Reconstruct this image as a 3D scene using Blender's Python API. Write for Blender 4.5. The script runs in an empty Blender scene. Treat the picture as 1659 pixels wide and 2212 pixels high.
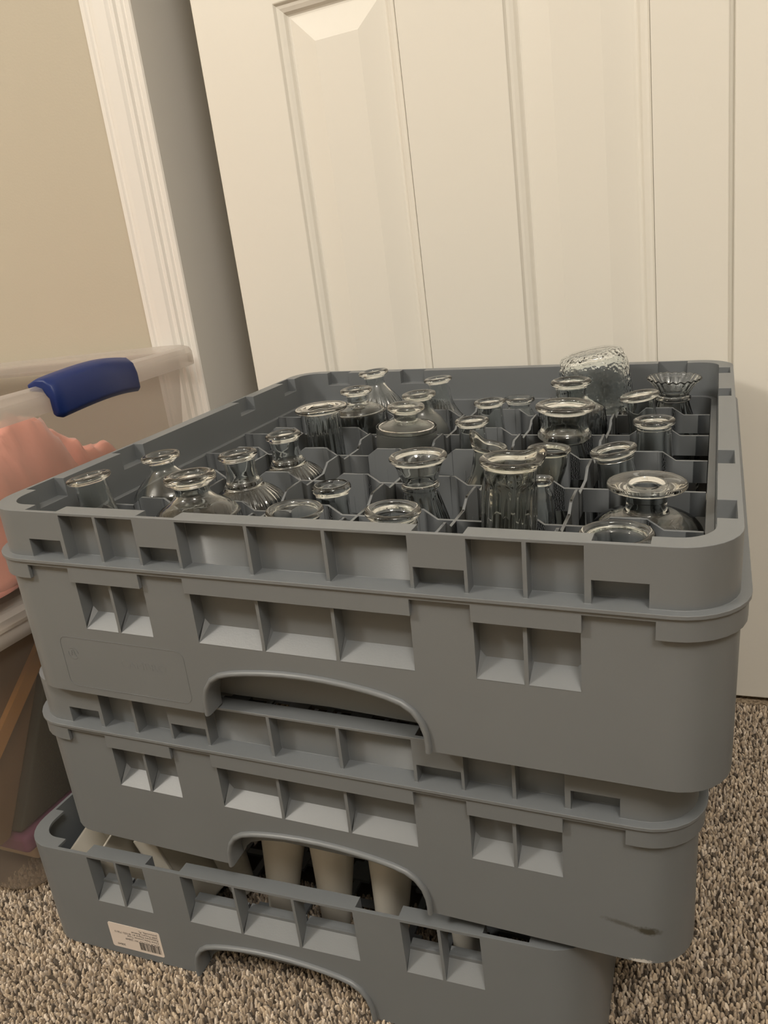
import bpy, bmesh, math, random
import numpy as np
from mathutils import Vector, Matrix
C = bpy.context.scene.collection
sc = bpy.context.scene
PI = math.pi
# ---------------------------------------------------------------- camera
cam = bpy.data.cameras.new('camera'); cam_o = bpy.data.objects.new('camera', cam); C.objects.link(cam_o)
cam.sensor_fit = 'VERTICAL'; cam.sensor_height = 36.0; cam.lens = 36.0*1676.9/2212.0
cam.clip_start = 0.01
cam_o.matrix_world = Matrix(((0.9179614, -0.0011432, 0.3966682, 0.2557), (0.3759231, 0.3216750, -0.8690265, -0.6365),
                             (-0.1266048, 0.9468494, 0.2957150, 0.5476), (0, 0, 0, 1)))
sc.camera = cam_o
# ---------------------------------------------------------------- world, lamps, exposure
w = bpy.data.worlds.new('world'); sc.world = w; w.use_nodes = True
w.node_tree.nodes['Background'].inputs['Color'].default_value = (1.0, 0.86, 0.70, 1)
w.node_tree.nodes['Background'].inputs['Strength'].default_value = 0.05
def area(name, loc, size, power, col):
    L = bpy.data.lights.new(name, 'AREA'); L.shape = 'DISK'; L.size = size; L.energy = power; L.color = col
    o = bpy.data.objects.new(name, L); C.objects.link(o); o.location = loc
    o.rotation_euler = (0, 0, 0); return o
def bulb(name, loc, r, power, col):
    L = bpy.data.lights.new(name, 'POINT'); L.shadow_soft_size = r; L.energy = power; L.color = col
    o = bpy.data.objects.new(name, L); C.objects.link(o); o.location = loc; return o
bulb('ceiling_lamp_light', (-1.5, -1.6, 2.20), 0.16, 86, (1.0, 0.93, 0.83))
bulb('far_ceiling_lamp_light', (0.95, -1.4, 2.12), 0.26, 68, (1.0, 0.93, 0.84))
sc.view_settings.view_transform = 'Standard'; sc.view_settings.look = 'None'
sc.view_settings.gamma = 1.0; sc.view_settings.exposure = 0.04; sc.view_settings.use_curve_mapping = False
sc.cycles.max_bounces = 14; sc.cycles.transmission_bounces = 14; sc.cycles.glossy_bounces = 6
sc.cycles.diffuse_bounces = 4; sc.cycles.transparent_max_bounces = 16
sc.cycles.caustics_reflective = False; sc.cycles.caustics_refractive = False
sc.cycles.sample_clamp_indirect = 4.0; sc.cycles.use_denoising = True

# ---------------------------------------------------------------- materials
def mat(name, col, rough=0.5, spec=0.5, **kw):
    m = bpy.data.materials.new(name); m.use_nodes = True
    b = m.node_tree.nodes['Principled BSDF']
    b.inputs['Base Color'].default_value = (*col, 1); b.inputs['Roughness'].default_value = rough
    b.inputs['Specular IOR Level'].default_value = spec
    for k, v in kw.items(): b.inputs[k.replace('_', ' ')].default_value = v
    return m
def bump(m, scale, dist, strength=1.0, detail=2.0, rough_var=None, kind='noise', coord='Object'):
    nt = m.node_tree; b = nt.nodes['Principled BSDF']
    tc = nt.nodes.new('ShaderNodeTexCoord')
    if kind == 'noise':
        n = nt.nodes.new('ShaderNodeTexNoise'); n.inputs['Scale'].default_value = scale; n.inputs['Detail'].default_value = detail
        out = n.outputs['Fac']
    else:
        n = nt.nodes.new('ShaderNodeTexVoronoi'); n.inputs['Scale'].default_value = scale; n.feature = 'SMOOTH_F1'; out = n.outputs['Distance']
    nt.links.new(tc.outputs[coord], n.inputs['Vector'])
    bp = nt.nodes.new('ShaderNodeBump'); bp.inputs['Distance'].default_value = dist; bp.inputs['Strength'].default_value = strength
    nt.links.new(out, bp.inputs['Height']); nt.links.new(bp.outputs['Normal'], b.inputs['Normal'])
    return m
def tint_noise(m, c1, c2, scale, lo=0.35, hi=0.65, detail=4.0):
    nt = m.node_tree; b = nt.nodes['Principled BSDF']
    tc = nt.nodes.new('ShaderNodeTexCoord'); n = nt.nodes.new('ShaderNodeTexNoise')
    n.inputs['Scale'].default_value = scale; n.inputs['Detail'].default_value = detail
    r = nt.nodes.new('ShaderNodeValToRGB'); r.color_ramp.elements[0].position = lo; r.color_ramp.elements[1].position = hi
    r.color_ramp.elements[0].color = (*c1, 1); r.color_ramp.elements[1].color = (*c2, 1)
    nt.links.new(tc.outputs['Object'], n.inputs['Vector']); nt.links.new(n.outputs['Fac'], r.inputs['Fac'])
    nt.links.new(r.outputs['Color'], b.inputs['Base Color']); return m

GREY = (0.162, 0.175, 0.186)
def plastic(name):
    return bump(tint_noise(mat(name, GREY, 0.40, 0.55), tuple(c*0.97 for c in GREY), tuple(c*1.04 for c in GREY), 9.0), 900, 0.00006, 0.6)
M_PL = plastic('grey_rack_plastic')
M_PL2 = plastic('grey_rack_plastic_stained')
def stain(m):
    # a dark scuffed smear and a pale scrape on the front of the middle rack, in object space
    nt = m.node_tree; b = nt.nodes['Principled BSDF']; src = b.inputs['Base Color'].links[0].from_socket
    tc = nt.nodes.new('ShaderNodeTexCoord')
    def blob(cx, cz, sx, sz, rot, lo, hi, nz):
        mp = nt.nodes.new('ShaderNodeMapping'); mp.vector_type = 'TEXTURE'
        mp.inputs['Location'].default_value = (cx, -0.251, cz); mp.inputs['Rotation'].default_value = (0, rot, 0)
        mp.inputs['Scale'].default_value = (sx, 0.01, sz)
        nt.links.new(tc.outputs['Object'], mp.inputs['Vector'])
        L = nt.nodes.new('ShaderNodeVectorMath'); L.operation = 'LENGTH'; nt.links.new(mp.outputs[0], L.inputs[0])
        n = nt.nodes.new('ShaderNodeTexNoise'); n.inputs['Scale'].default_value = nz; nt.links.new(tc.outputs['Object'], n.inputs['Vector'])
        a = nt.nodes.new('ShaderNodeMath'); a.operation = 'ADD'; nt.links.new(L.outputs['Value'], a.inputs[0]); nt.links.new(n.outputs['Fac'], a.inputs[1])
        r = nt.nodes.new('ShaderNodeMapRange'); r.inputs['From Min'].default_value = lo; r.inputs['From Max'].default_value = hi
        r.inputs['To Min'].default_value = 1; r.inputs['To Max'].default_value = 0; nt.links.new(a.outputs[0], r.inputs['Value']); return r.outputs[0]
    def mix(src, fac, col, k):
        mu = nt.nodes.new('ShaderNodeMath'); mu.operation = 'MULTIPLY'; mu.inputs[1].default_value = k; nt.links.new(fac, mu.inputs[0])
        x = nt.nodes.new('ShaderNodeMix'); x.data_type = 'RGBA'; nt.links.new(mu.outputs[0], x.inputs[0]); nt.links.new(src, x.inputs[6])
        x.inputs[7].default_value = (*col, 1); return x.outputs[2]
    s = mix(src, blob(0.2245, 0.0262, 0.0085, 0.0034, 0.12, 1.0, 1.6, 500), (0.045, 0.04, 0.025), 0.9)
    s = mix(s, blob(0.209, 0.0292, 0.014, 0.0022, 0.15, 0.9, 1.6, 700), (0.06, 0.055, 0.04), 0.6)
    s = mix(s, blob(0.221, 0.0012, 0.010, 0.0024, 0.0, 1.0, 1.25, 900), (0.6, 0.58, 0.55), 0.9)
    nt.links.new(s, b.inputs['Base Color'])
stain(M_PL2)
def glass(name, tint=(0.965, 0.985, 0.975), rough=0.0, ior=1.5):
    return mat(name, tint, rough, 0.5, Transmission_Weight=1.0, IOR=ior)
M_GL = glass('clear_glass')
M_GLY = glass('faint_olive_glass', (0.95, 0.955, 0.90))
M_GLD = bump(glass('diamond_cut_glass'), 100, 0.0012, 1.0, kind='voronoi')
M_GLB = bump(glass('bubbled_glass', (0.95, 0.985, 0.985), 0.02), 330, 0.0005, 1.0, kind='voronoi')
M_GLF = bump(mat('frosted_ribbed_glass', (0.90, 0.92, 0.89), 0.30, 0.5, Transmission_Weight=0.96, IOR=1.45), 500, 0.0003, 0.3)
def frost(m, zlim):
    nt = m.node_tree; b = nt.nodes['Principled BSDF']; tc = nt.nodes.new('ShaderNodeTexCoord'); sp = nt.nodes.new('ShaderNodeSeparateXYZ')
    nt.links.new(tc.outputs['Object'], sp.inputs[0]); r = nt.nodes.new('ShaderNodeMapRange')
    r.inputs['From Min'].default_value = zlim-.004; r.inputs['From Max'].default_value = zlim+.004
    r.inputs['To Min'].default_value = .30; r.inputs['To Max'].default_value = 0.0
    nt.links.new(sp.outputs['Z'], r.inputs['Value']); nt.links.new(r.outputs[0], b.inputs['Roughness'])
frost(M_GLF, .116)
M_DOOR = bump(mat('cream_door_paint', (0.80, 0.775, 0.71), 0.42, 0.4), 260, 0.00012, 0.5)
M_TRIM = bump(mat('white_trim_paint', (0.82, 0.80, 0.76), 0.38, 0.45), 300, 0.0001, 0.5)
M_WALL = bump(mat('beige_wall_paint', (0.52, 0.475, 0.385), 0.6, 0.3), 320, 0.0003, 0.5)
M_CEIL = mat('ceiling_paint', (0.88, 0.87, 0.84), 0.8)
M_ROOM = mat('room_wall_paint', (0.28, 0.26, 0.22), 0.7)
M_DARK = mat('dark_underlay', (0.075, 0.058, 0.042), 0.9)
M_WHITE = mat('white_milk_glass', (0.66, 0.63, 0.56), 0.32, 0.5, Coat_Weight=0.2)
M_BLUE = bump(mat('blue_rubber_handle', (0.006, 0.022, 0.130), 0.42, 0.35), 300, 0.0001, 0.4)
M_STICK = mat('label_paper', (0.70, 0.62, 0.56), 0.5)
M_INK = mat('label_ink', (0.03, 0.028, 0.026), 0.6)
M_PINK = bump(mat('pink_fabric', (0.86, 0.40, 0.31), 0.85, 0.2, Sheen_Weight=0.3), 60, 0.002, 0.5)
M_CREAMF = mat('cream_fabric', (0.80, 0.62, 0.45), 0.9)
M_BROWN = mat('brown_cardboard', (0.20, 0.115, 0.055), 0.8)
M_ORANGE = mat('orange_wood', (0.62, 0.30, 0.085), 0.6)
M_GREEN = mat('dark_green_cloth', (0.03, 0.05, 0.045), 0.8)
M_PURP = mat('purple_plastic', (0.30, 0.09, 0.23), 0.4)
M_BLACK = mat('black_shadow_gap', (0.01, 0.01, 0.01), 0.9)
def clear_plastic(name, col, alpha, rough=0.3, thru=(0.95, 0.93, 0.90)):
    m = bpy.data.materials.new(name); m.use_nodes = True; nt = m.node_tree
    b = nt.nodes['Principled BSDF']; b.inputs['Base Color'].default_value = (*col, 1); b.inputs['Roughness'].default_value = rough
    b.inputs['Transmission Weight'].default_value = 0.0
    out = nt.nodes['Material Output']
    tl = nt.nodes.new('ShaderNodeBsdfTranslucent'); tl.inputs['Color'].default_value = (*col, 1)
    tr = nt.nodes.new('ShaderNodeBsdfTransparent'); tr.inputs['Color'].default_value = (*thru, 1)
    m1 = nt.nodes.new('ShaderNodeMixShader'); m1.inputs[0].default_value = 0.45
    nt.links.new(b.outputs[0], m1.inputs[1]); nt.links.new(tl.outputs[0], m1.inputs[2])
    m2 = nt.nodes.new('ShaderNodeMixShader'); m2.inputs[0].default_value = alpha
    nt.links.new(tr.outputs[0], m2.inputs[1]); nt.links.new(m1.outputs[0], m2.inputs[2]); nt.links.new(m2.outputs[0], out.inputs['Surface'])
    return m
M_TOTE = clear_plastic('clear_tote_plastic', (0.56, 0.52, 0.48), 0.27, thru=(0.84, 0.83, 0.82))
M_TRIMR = clear_plastic('tote_rim_plastic', (0.80, 0.78, 0.77), 0.40)
M_MURK = clear_plastic('murky_tote_plastic', (0.42, 0.36, 0.30), 0.42)
M_TRIMP = clear_plastic('thick_tote_rim_plastic', (0.82, 0.78, 0.74), 0.62)

# ---------------------------------------------------------------- helpers
def link(name, me, m, parent=None, smooth=False):
    o = bpy.data.objects.new(name, me); C.objects.link(o)
    if m is not None and not me.materials: me.materials.append(m)
    if parent is not None: o.parent = parent
    if smooth:
        me.polygons.foreach_set('use_smooth', [True]*len(me.polygons))
    return o
def tag(o, label, cat, group=None):
    o['label'] = label; o['category'] = cat
    if group: o['group'] = group
    return o
def struct(o): o['kind'] = 'structure'; return o
def empty(name, loc=(0, 0, 0), rot=None):
    o = bpy.data.objects.new(name, None); C.objects.link(o); o.empty_display_size = 0.05
    if rot is None: o.location = loc
    else: o.matrix_world = Matrix.Translation(loc) @ rot
    return o
def pydata(name, V, F):
    me = bpy.data.meshes.new(name); me.from_pydata(V, [], F); me.validate(); me.update(); return me
class MB:
    def __init__(s): s.V = []; s.F = []
    def add(s, V, F):
        k = len(s.V); s.V += [tuple(v) for v in V]; s.F += [tuple(i+k for i in f) for f in F]; return s
    def box(s, a, b):
        (x0, y0, z0), (x1, y1, z1) = a, b
        return s.add([(x0, y0, z0), (x1, y0, z0), (x1, y1, z0), (x0, y1, z0), (x0, y0, z1), (x1, y0, z1), (x1, y1, z1), (x0, y1, z1)],
                     [(0, 3, 2, 1), (4, 5, 6, 7), (0, 1, 5, 4), (1, 2, 6, 5), (2, 3, 7, 6), (3, 0, 4, 7)])
    def hexa(s, P): return s.add(P, [(0, 3, 2, 1), (4, 5, 6, 7), (0, 1, 5, 4), (1, 2, 6, 5), (2, 3, 7, 6), (3, 0, 4, 7)])
    def xf(s, Mx): s.V = [tuple(Mx @ Vector(v)) for v in s.V]; return s
    def me(s, name): return pydata(name, s.V, s.F)
def bev(o, wd, seg=2, ang=40):
    b = o.modifiers.new('bevel', 'BEVEL'); b.width = wd; b.segments = seg; b.limit_method = 'ANGLE'; b.angle_limit = math.radians(ang)
    b.harden_normals = True; o.data.polygons.foreach_set('use_smooth', [True]*len(o.data.polygons)); return o
def extrude_poly(prof, z0, z1):
    """closed 2D profile -> prism along z"""
    n = len(prof); V = [(x, y, z0) for x, y in prof] + [(x, y, z1) for x, y in prof]
    return V, [tuple(range(n-1, -1, -1)), tuple(range(n, 2*n))] + [(i, (i+1) % n, n+(i+1) % n, n+i) for i in range(n)]

# ================================================================= the room
def plain(name, a, b, m): return struct(link(name, MB().box(a, b).me(name), m))
floor = struct(empty('floor'))
link('underlay', MB().box((-2.7, -3.0, -0.03), (1.9, 0.33, -0.004)).me('underlay'), M_DARK, floor)
plain('ceiling', (-2.7, -3.0, 2.44), (1.9, 0.42, 2.5), M_CEIL)
plain('wall_left', (-2.76, -3.0, 0), (-2.7, 0.36, 2.44), M_WALL)
plain('wall_right', (1.9, -3.0, 0), (1.96, 0.42, 2.44), M_ROOM)
plain('wall_front', (-2.7, -3.06, 0), (1.9, -3.0, 2.44), M_ROOM)
plain('wall_back', (-2.7, 0.30, 0), (-0.441, 0.36, 2.44), M_WALL)
plain('trim_2', (-0.440, 0.302, 0), (-0.424, 0.52, 2.10), M_TRIM)
plain('wall_closet', (-0.43, 0.52, 0), (1.9, 0.56, 2.44), M_WALL)
plain('wall_header', (-0.44, 0.302, 2.10), (1.9, 0.36, 2.44), M_WALL)
# moulded casing beside the closet opening
cas = [(0, 0), (0, .015), (.002, .0175), (.009, .0175), (.012, .0155), (.016, .0155), (.019, .017), (.026, .0175), (.045, .015), (.050, .0115), (.052, .0115),
       (.054, .013), (.058, .0125), (.061, .009), (.063, .009), (.065, .0105), (.070, .010), (.073, .0075), (.0755, .0075), (.078, .0095), (.084, .0085), (.086, .0065), (.086, 0)]
V, F = extrude_poly([(-.495+x*.84, .302-y) for x, y in cas], 0, 2.10)
struct(link('trim_1', pydata('trim_1', V, [f[::-1] for f in F]), M_TRIM))
bl = [(0, 0), (0, .09), (.004, .09), (.006, .08), (.011, .076), (.013, .065), (.014, 0)]
V, F = extrude_poly([(y, z) for y, z in bl], 0, 1)
me = pydata('baseboard_back', [(-2.7+v[2]*(2.205), .302-v[0], v[1]) for v in V], F); struct(link('baseboard_back', me, M_TRIM))
def panel_door(name, x0, x1, panels, y=0.267, th=0.030, ztop=2.03):
    d = struct(empty(name, (x0, y, 0)))
    P = [(a, b, c, e) for a, b, c, e in panels]
    xs = sorted({x0, x1} | {p[0] for p in P} | {p[1] for p in P}); zs = sorted({0.006, ztop} | {p[2] for p in P} | {p[3] for p in P})
    bm = bmesh.new(); vd = {}
    def vv(x, z):
        if (x, z) not in vd: vd[(x, z)] = bm.verts.new((x-x0, 0, z))
        return vd[(x, z)]
    for i in range(len(xs)-1):
        for j in range(len(zs)-1):
            mx, mz = (xs[i]+xs[i+1])/2, (zs[j]+zs[j+1])/2
            if any(p[0] < mx < p[1] and p[2] < mz < p[3] for p in P): continue
            bm.faces.new((vv(xs[i], zs[j]), vv(xs[i+1], zs[j]), vv(xs[i+1], zs[j+1]), vv(xs[i], zs[j+1])))
    r = bmesh.ops.extrude_face_region(bm, geom=bm.faces[:])
    bmesh.ops.translate(bm, verts=[g for g in r['geom'] if isinstance(g, bmesh.types.BMVert)], vec=(0, th, 0))
    bmesh.ops.recalc_face_normals(bm, faces=bm.faces)
    me = bpy.data.meshes.new('door_slab'); bm.to_mesh(me)
    o = link('door_slab', me, M_DOOR, d); bev(o, .0018, 2)
    rings = [(0, 0.0), (.002, .0025), (.005, .0032), (.009, .0052), (.0115, .0085), (.013, .0095), (.015, .0095), (.017, .0088), (.044, .0022), (.0455, .0018)]
    for a, b, c, e in P:
        bw = 1.0; V = []; F = []
        for k, (off, dep) in enumerate(rings):
            f = off*bw
            V += [(a+f-x0, dep, c+f), (b-f-x0, dep, c+f), (b-f-x0, dep, e-f), (a+f-x0, dep, e-f)]
            if k:
                q = 4*(k-1)
                F += [(q+i, q+(i+1) % 4, q+4+(i+1) % 4, q+4+i) for i in range(4)]
        n = len(V)-4; F.append((n, n+1, n+2, n+3))
        k = len(V); V += [(a-x0, th, c), (b-x0, th, c), (b-x0, th, e), (a-x0, th, e)]; F.append((k+3, k+2, k+1, k))
        F += [(i, k+i, k+(i+1) % 4, (i+1) % 4) for i in range(4)]
        link('door_panel', pydata('door_panel', V, F), M_DOOR, d)
    return d
pz = ((.25, .848), (.955, 1.58), (1.69, 1.92))
panel_door('door_1', -.319, .2645, [(a, b, c, e) for c, e in pz for a, b in ((-.2103, -.0660), (.0517, .1930))])
panel_door('door_2', .2688, .86, [(a, b, c, e) for c, e in pz for a, b in ((.378, .514), (.64, .772))])
plain('trim_3', (.255, .272, .006), (.28, .31, 2.03), M_DOOR)
# ceiling lamp fixture (behind the camera, it gives the room its light)
t = tag(empty('ceiling_lamp', (-1.5, -1.6, 2.44)), 'round flush ceiling lamp out of view behind the photographer', 'lamp')
bm = bmesh.new(); bmesh.ops.create_cone(bm, segments=40, radius1=.17, radius2=.17, depth=.045, cap_ends=True)
me = bpy.data.meshes.new('lamp_base'); bm.to_mesh(me); o = link('lamp_base', me, M_TRIM, t, True); o.location = (0, 0, -.0235)

# ---------------------------------------------------------------- carpet: every tuft is geometry, one pile
def carpet():
    rng = np.random.default_rng(5)
    pitch = .0030
    xs = np.arange(-.72, .74, pitch); ys = np.arange(-.60, .262, pitch)
    X, Y = np.meshgrid(xs, ys); X = X.ravel(); Y = Y.ravel()
    n = len(X)
    X = X + rng.normal(0, .0013, n); Y = Y + rng.normal(0, .0013, n)
    R = np.array(cam_o.matrix_world.to_3x3()); P = np.stack([X-.2557, Y+.6365, np.full_like(X, -.5476)], 1) @ R
    px = 829.5-1676.9*P[:, 0]/P[:, 2]; py = 1106+1676.9*P[:, 1]/P[:, 2]
    inside = (px < -260) | (px > 1950) | (py > 2500) | ((X > -.27) & (X < .12) & (Y > -.13) & (Y < .25)) | (X < -.42)
    X, Y = X[~inside], Y[~inside]; n = len(X)
    rad = rng.uniform(.0012, .0020, n); h = rng.uniform(.0025, .0052, n); ang = rng.uniform(0, 6.28, n)
    lean = rng.uniform(0, .0026, n); la = rng.uniform(0, 6.28, n)
    el = rng.uniform(.6, 1.0, n)
    seg = 5
    rings = ((1.05, -.004, 0.0), (1.0, .45, .45), (.55, .9, .9))
    V = np.zeros((n, seg*3+1, 3), np.float32)
    for r, (rs, hs, ls) in enumerate(rings):
        for s in range(seg):
            a = 2*PI*s/seg + r*.5
            cx = np.cos(a)*rad*rs; cy = np.sin(a)*rad*rs*el
            V[:, r*seg+s, 0] = X + np.cos(ang)*cx-np.sin(ang)*cy + np.cos(la)*lean*ls
            V[:, r*seg+s, 1] = Y + np.sin(ang)*cx+np.cos(ang)*cy + np.sin(la)*lean*ls
            V[:, r*seg+s, 2] = -.004 if r == 0 else h*hs-.003
    V[:, -1, 0] = X + np.cos(la)*lean; V[:, -1, 1] = Y + np.sin(la)*lean; V[:, -1, 2] = h-.003
    F = []
    for r in range(2):
        for s in range(seg):
            a, b = r*seg+s, r*seg+(s+1) % seg; c, d = b+seg, a+seg
            F += [(a, b, c), (a, c, d)]
    for s in range(seg): F.append((2*seg+s, 2*seg+(s+1) % seg, 3*seg))
    F = np.array(F, np.int32); nf = len(F)
    idx = (F[None]+(np.arange(n)*(seg*3+1))[:, None, None]).reshape(-1)
    me = bpy.data.meshes.new('carpet_pile')
    me.vertices.add(n*(seg*3+1)); me.vertices.foreach_set('co', V.reshape(-1))
    me.loops.add(len(idx)); me.loops.foreach_set('vertex_index', idx.astype(np.int32))
    me.polygons.add(n*nf); me.polygons.foreach_set('loop_start', np.arange(0, n*nf*3, 3, dtype=np.int32))
    me.polygons.foreach_set('loop_total', np.full(n*nf, 3, np.int32)); me.polygons.foreach_set('use_smooth', np.ones(n*nf, bool))
    me.update(); me.validate()
    ca = me.color_attributes.new('tuft', 'FLOAT_COLOR', 'POINT')
    pal = np.array([(.52, .41, .285), (.38, .295, .205), (.24, .18, .12), (.66, .55, .42), (.10, .078, .055), (.44, .36, .275)])*np.array([1.12, 1.15, 1.22])
    pick = rng.choice(len(pal), n, p=[.27, .26, .17, .12, .06, .12]); col = pal[pick]*rng.uniform(.85, 1.15, (n, 1))
    A4 = np.ones((n, seg*3+1, 4), np.float32); A4[:, :, :3] = col[:, None]
    ca.data.foreach_set('color', A4.reshape(-1))
    m = bpy.data.materials.new('carpet_yarn'); m.use_nodes = True; nt = m.node_tree; b = nt.nodes['Principled BSDF']
    at = nt.nodes.new('ShaderNodeVertexColor'); at.layer_name = 'tuft'; nt.links.new(at.outputs['Color'], b.inputs['Base Color'])
    b.inputs['Roughness'].default_value = .55; b.inputs['Specular IOR Level'].default_value = .35; b.inputs['Sheen Weight'].default_value = .25
    o = link('carpet_pile', me, m, floor); o['kind'] = 'stuff'; o['label'] = 'speckled beige and brown cut pile carpet'
    # beyond the pile in view: flat carpet of the same colours
    m2 = tint_noise(mat('carpet_far', (.33, .25, .17), .9), (.14, .10, .065), (.50, .40, .28), 260, .35, .65)
    mb = MB()
    for a, b2 in (((-2.7, -3.0, -.004), (1.9, -.60, 0)), ((-2.7, -.60, -.004), (-.72, .30, 0)), ((.742, -.60, -.004), (1.9, .33, 0)), ((-.72, .2625, -.004), (.742, .33, 0))): mb.box(a, b2)
    link('carpet_edge', mb.me('carpet_edge'), m2, floor)
carpet()

# ================================================================= dish racks
RC = 32.0; UL = 218.0
def ring_mesh(name, brk, vs, zs, solid, cut=None):
    """rounded-square wall built on a (u, v, z) lattice; solid(u, v, z) says what is plastic (mm)"""
    us = sorted({round(u, 2) for b in brk for u in (b, -b)} | {-UL, UL, 0.0})
    us = [u for u in us if abs(u) <= UL]
    NA = 8; cols = []
    for s in range(4):
        for u in us[:-1]: cols.append((s, 'l', u))
        cols.append((s, 'l', UL))
        for a in range(1, NA): cols.append((s, 'a', a/NA*PI/2))
    n = len(cols)
    def pos(c, v):
        s, k, t = c
        if k == 'l': x, y = t, -250+v
        else: r = RC-v; x, y = UL+r*math.sin(t), -UL-r*math.cos(t)
        for _ in range(s): x, y = -y, x
        return x/1000, y/1000
    def umid(i):
        a, b = cols[i], cols[(i+1) % n]
        if a[1] == 'l' and b[1] == 'l' and a[0] == b[0]: return (a[2]+b[2])/2
        return 999.0
    nv, nz = len(vs)-1, len(zs)-1
    S = {}
    for i in range(n):
        u = umid(i)
        for j in range(nv):
            for k in range(nz):
                if solid(u, (vs[j]+vs[j+1])/2, (zs[k]+zs[k+1])/2): S[(i, j, k)] = 1
    V = []; vid = {}; F = []
    def g(i, j, k):
        key = (i % n, j, k)
        if key not in vid:
            x, y = pos(cols[i % n], vs[j]); vid[key] = len(V); V.append((x, y, zs[k]/1000))
        return vid[key]
    for (i, j, k) in S:
        i1 = (i+1) % n
        if ((i-1) % n, j, k) not in S: F.append((g(i, j, k), g(i, j, k+1), g(i, j+1, k+1), g(i, j+1, k)))
        if (i1, j, k) not in S: F.append((g(i1, j, k), g(i1, j+1, k), g(i1, j+1, k+1), g(i1, j, k+1)))
        if (i, j-1, k) not in S: F.append((g(i, j, k), g(i1, j, k), g(i1, j, k+1), g(i, j, k+1)))
        if (i, j+1, k) not in S: F.append((g(i, j+1, k), g(i, j+1, k+1), g(i1, j+1, k+1), g(i1, j+1, k)))
        if (i, j, k-1) not in S: F.append((g(i, j, k), g(i, j+1, k), g(i1, j+1, k), g(i1, j, k)))
        if (i, j, k+1) not in S: F.append((g(i, j, k+1), g(i1, j, k+1), g(i1, j+1, k+1), g(i, j+1, k+1)))
    return pydata(name, V, F)
def inr(u, *rs): u = abs(u); return any(a < u < b for a, b in rs)
PIT = ((80.9, 110.6), (178.7, 207.1))
RIBX = ((25.2, 27.7), (78.5, 80.9), (110.6, 112.7), (143.1, 145.6), (175.1, 178.7), (207.1, 209.6))
def ext_solid(u, v, z):
    corner = abs(u) > 207.1
    if 107.6 < z < 110: return v < 13
    if 105 < z < 107.6: return -4.3 < v < 13
    if z < 105: return -4.3 < v < -1.5 and inr(u, (0, 78.2), (114.0, 174.2), (210.7, 9999))
    if v < 0: return False
    pit = inr(u, *PIT)
    if v > 10: return v < 13 and (z < 129.5 if pit else True)
    if z > 142.8 and not pit: return True
    if v < 3 and (corner or (pit and z > 123.5)): return True
    if pit and 127 < z < 129.5: return True
    if inr(u, *RIBX): return z < 142.8
    if inr(u, (178.7, 209)) and not pit: return v < 3
    return False
ebrk = sorted({x for r in RIBX+PIT for x in r} | {78.2, 114.0, 174.2, 210.7})
HX = 144.4
me_ext = ring_mesh('extender', ebrk, [-5.6, -4.3, -1.5, 0, 3, 10, 13], [94.5, 105, 107.6, 110, 123.5, 127, 129.5, 142.4, HX], ext_solid)
WIN = ((0, 76.8), (114.4, 173.2)); RB = ((25.3, 27.7), (142.2, 144.6)); SID = ((76.8, 78.4), (112.8, 114.4), (173.2, 175.0))
def base_solid_factory(closed):
    def f(u, v, z):
        win = inr(u, *WIN)
        if v < 2:
            return not (win and 56.4 < z < 102.6 and not inr(u, *RB))
        if z > 102.6 and (win or inr(u, *SID) or abs(u) > 207.1): return True
        if inr(u, *RB): return z > 56.4 and v < 11
        if inr(u, *SID): return z > 56.4
        if win and v > 9.5:
            if closed: return z > 56.4
            return 56.4 < z < 70
        return False
    return f
bbrk = sorted({x for r in WIN+RB+SID for x in r if x} | {207.1})
bz = [0, 56.4, 70, 102.6, 105]
ARCH = [(79, -2), (79, 6), (78.3, 13), (76, 20.5), (71.5, 27), (65, 31.3), (56, 34), (44, 36.2), (30, 38.0), (15, 39.2)]
ARCH = ARCH + [(0, 39.6)] + [(-x, z) for x, z in ARCH[::-1]]
def cutter():
    mb = MB()
    for s in range(4):
        n = len(ARCH); V = []
        for v in (-6, 8):
            for x, z in ARCH:
                X, Y = x, -250+v
                for _ in range(s): X, Y = -Y, X
                V.append((X/1000, Y/1000, z/1000))
        mb.add(V, [tuple(range(n)), tuple(range(2*n-1, n-1, -1))] + [(i, n+i, n+(i+1) % n, (i+1) % n) for i in range(n)])
    bm = bmesh.new(); me = mb.me('cut'); bm.from_mesh(me); bmesh.ops.recalc_face_normals(bm, faces=bm.faces); bm.to_mesh(me)
    return link('cut', me, None)
def lip_mesh():
    """raised bead framing the hand hole of one side"""
    P = [Vector((x, max(z, 0))) for x, z in ARCH]; N = []
    for i in range(len(P)):
        a, b = P[max(i-1, 0)], P[min(i+1, len(P)-1)]; t = (b-a).normalized(); N.append(Vector((t.y, -t.x)))
    prof = [(0, 13), (-.2, -2.0), (.6, -3.6), (2.0, -4.1), (3.4, -3.4), (4.0, -1.8), (4.0, 2.0), (1.8, 2.5), (1.8, 13)]
    V = []; F = []; m = len(prof)
    for p, nn in zip(P, N):
        if nn.dot(p-Vector((0, -20))) < 0: nn = -nn
        for r, v in prof:
            q = p+nn*r; V.append((q.x/1000, (-250+v)/1000, max(q.y, 0)/1000))
    for i in range(len(P)-1):
        for j in range(m): F.append((i*m+j, i*m+(j+1) % m, (i+1)*m+(j+1) % m, (i+1)*m+j))
    F.append(tuple(range(m))); F.append(tuple((len(P)-1)*m+j for j in range(m-1, -1, -1)))
    me = pydata('hand_hole_lip', V, F)
    bm = bmesh.new(); bm.from_mesh(me); bmesh.ops.recalc_face_normals(bm, faces=bm.faces); bm.to_mesh(me)
    me.polygons.foreach_set('use_smooth', [True]*len(me.polygons)); me.set_sharp_from_angle(angle=math.radians(50)); return me
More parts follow.
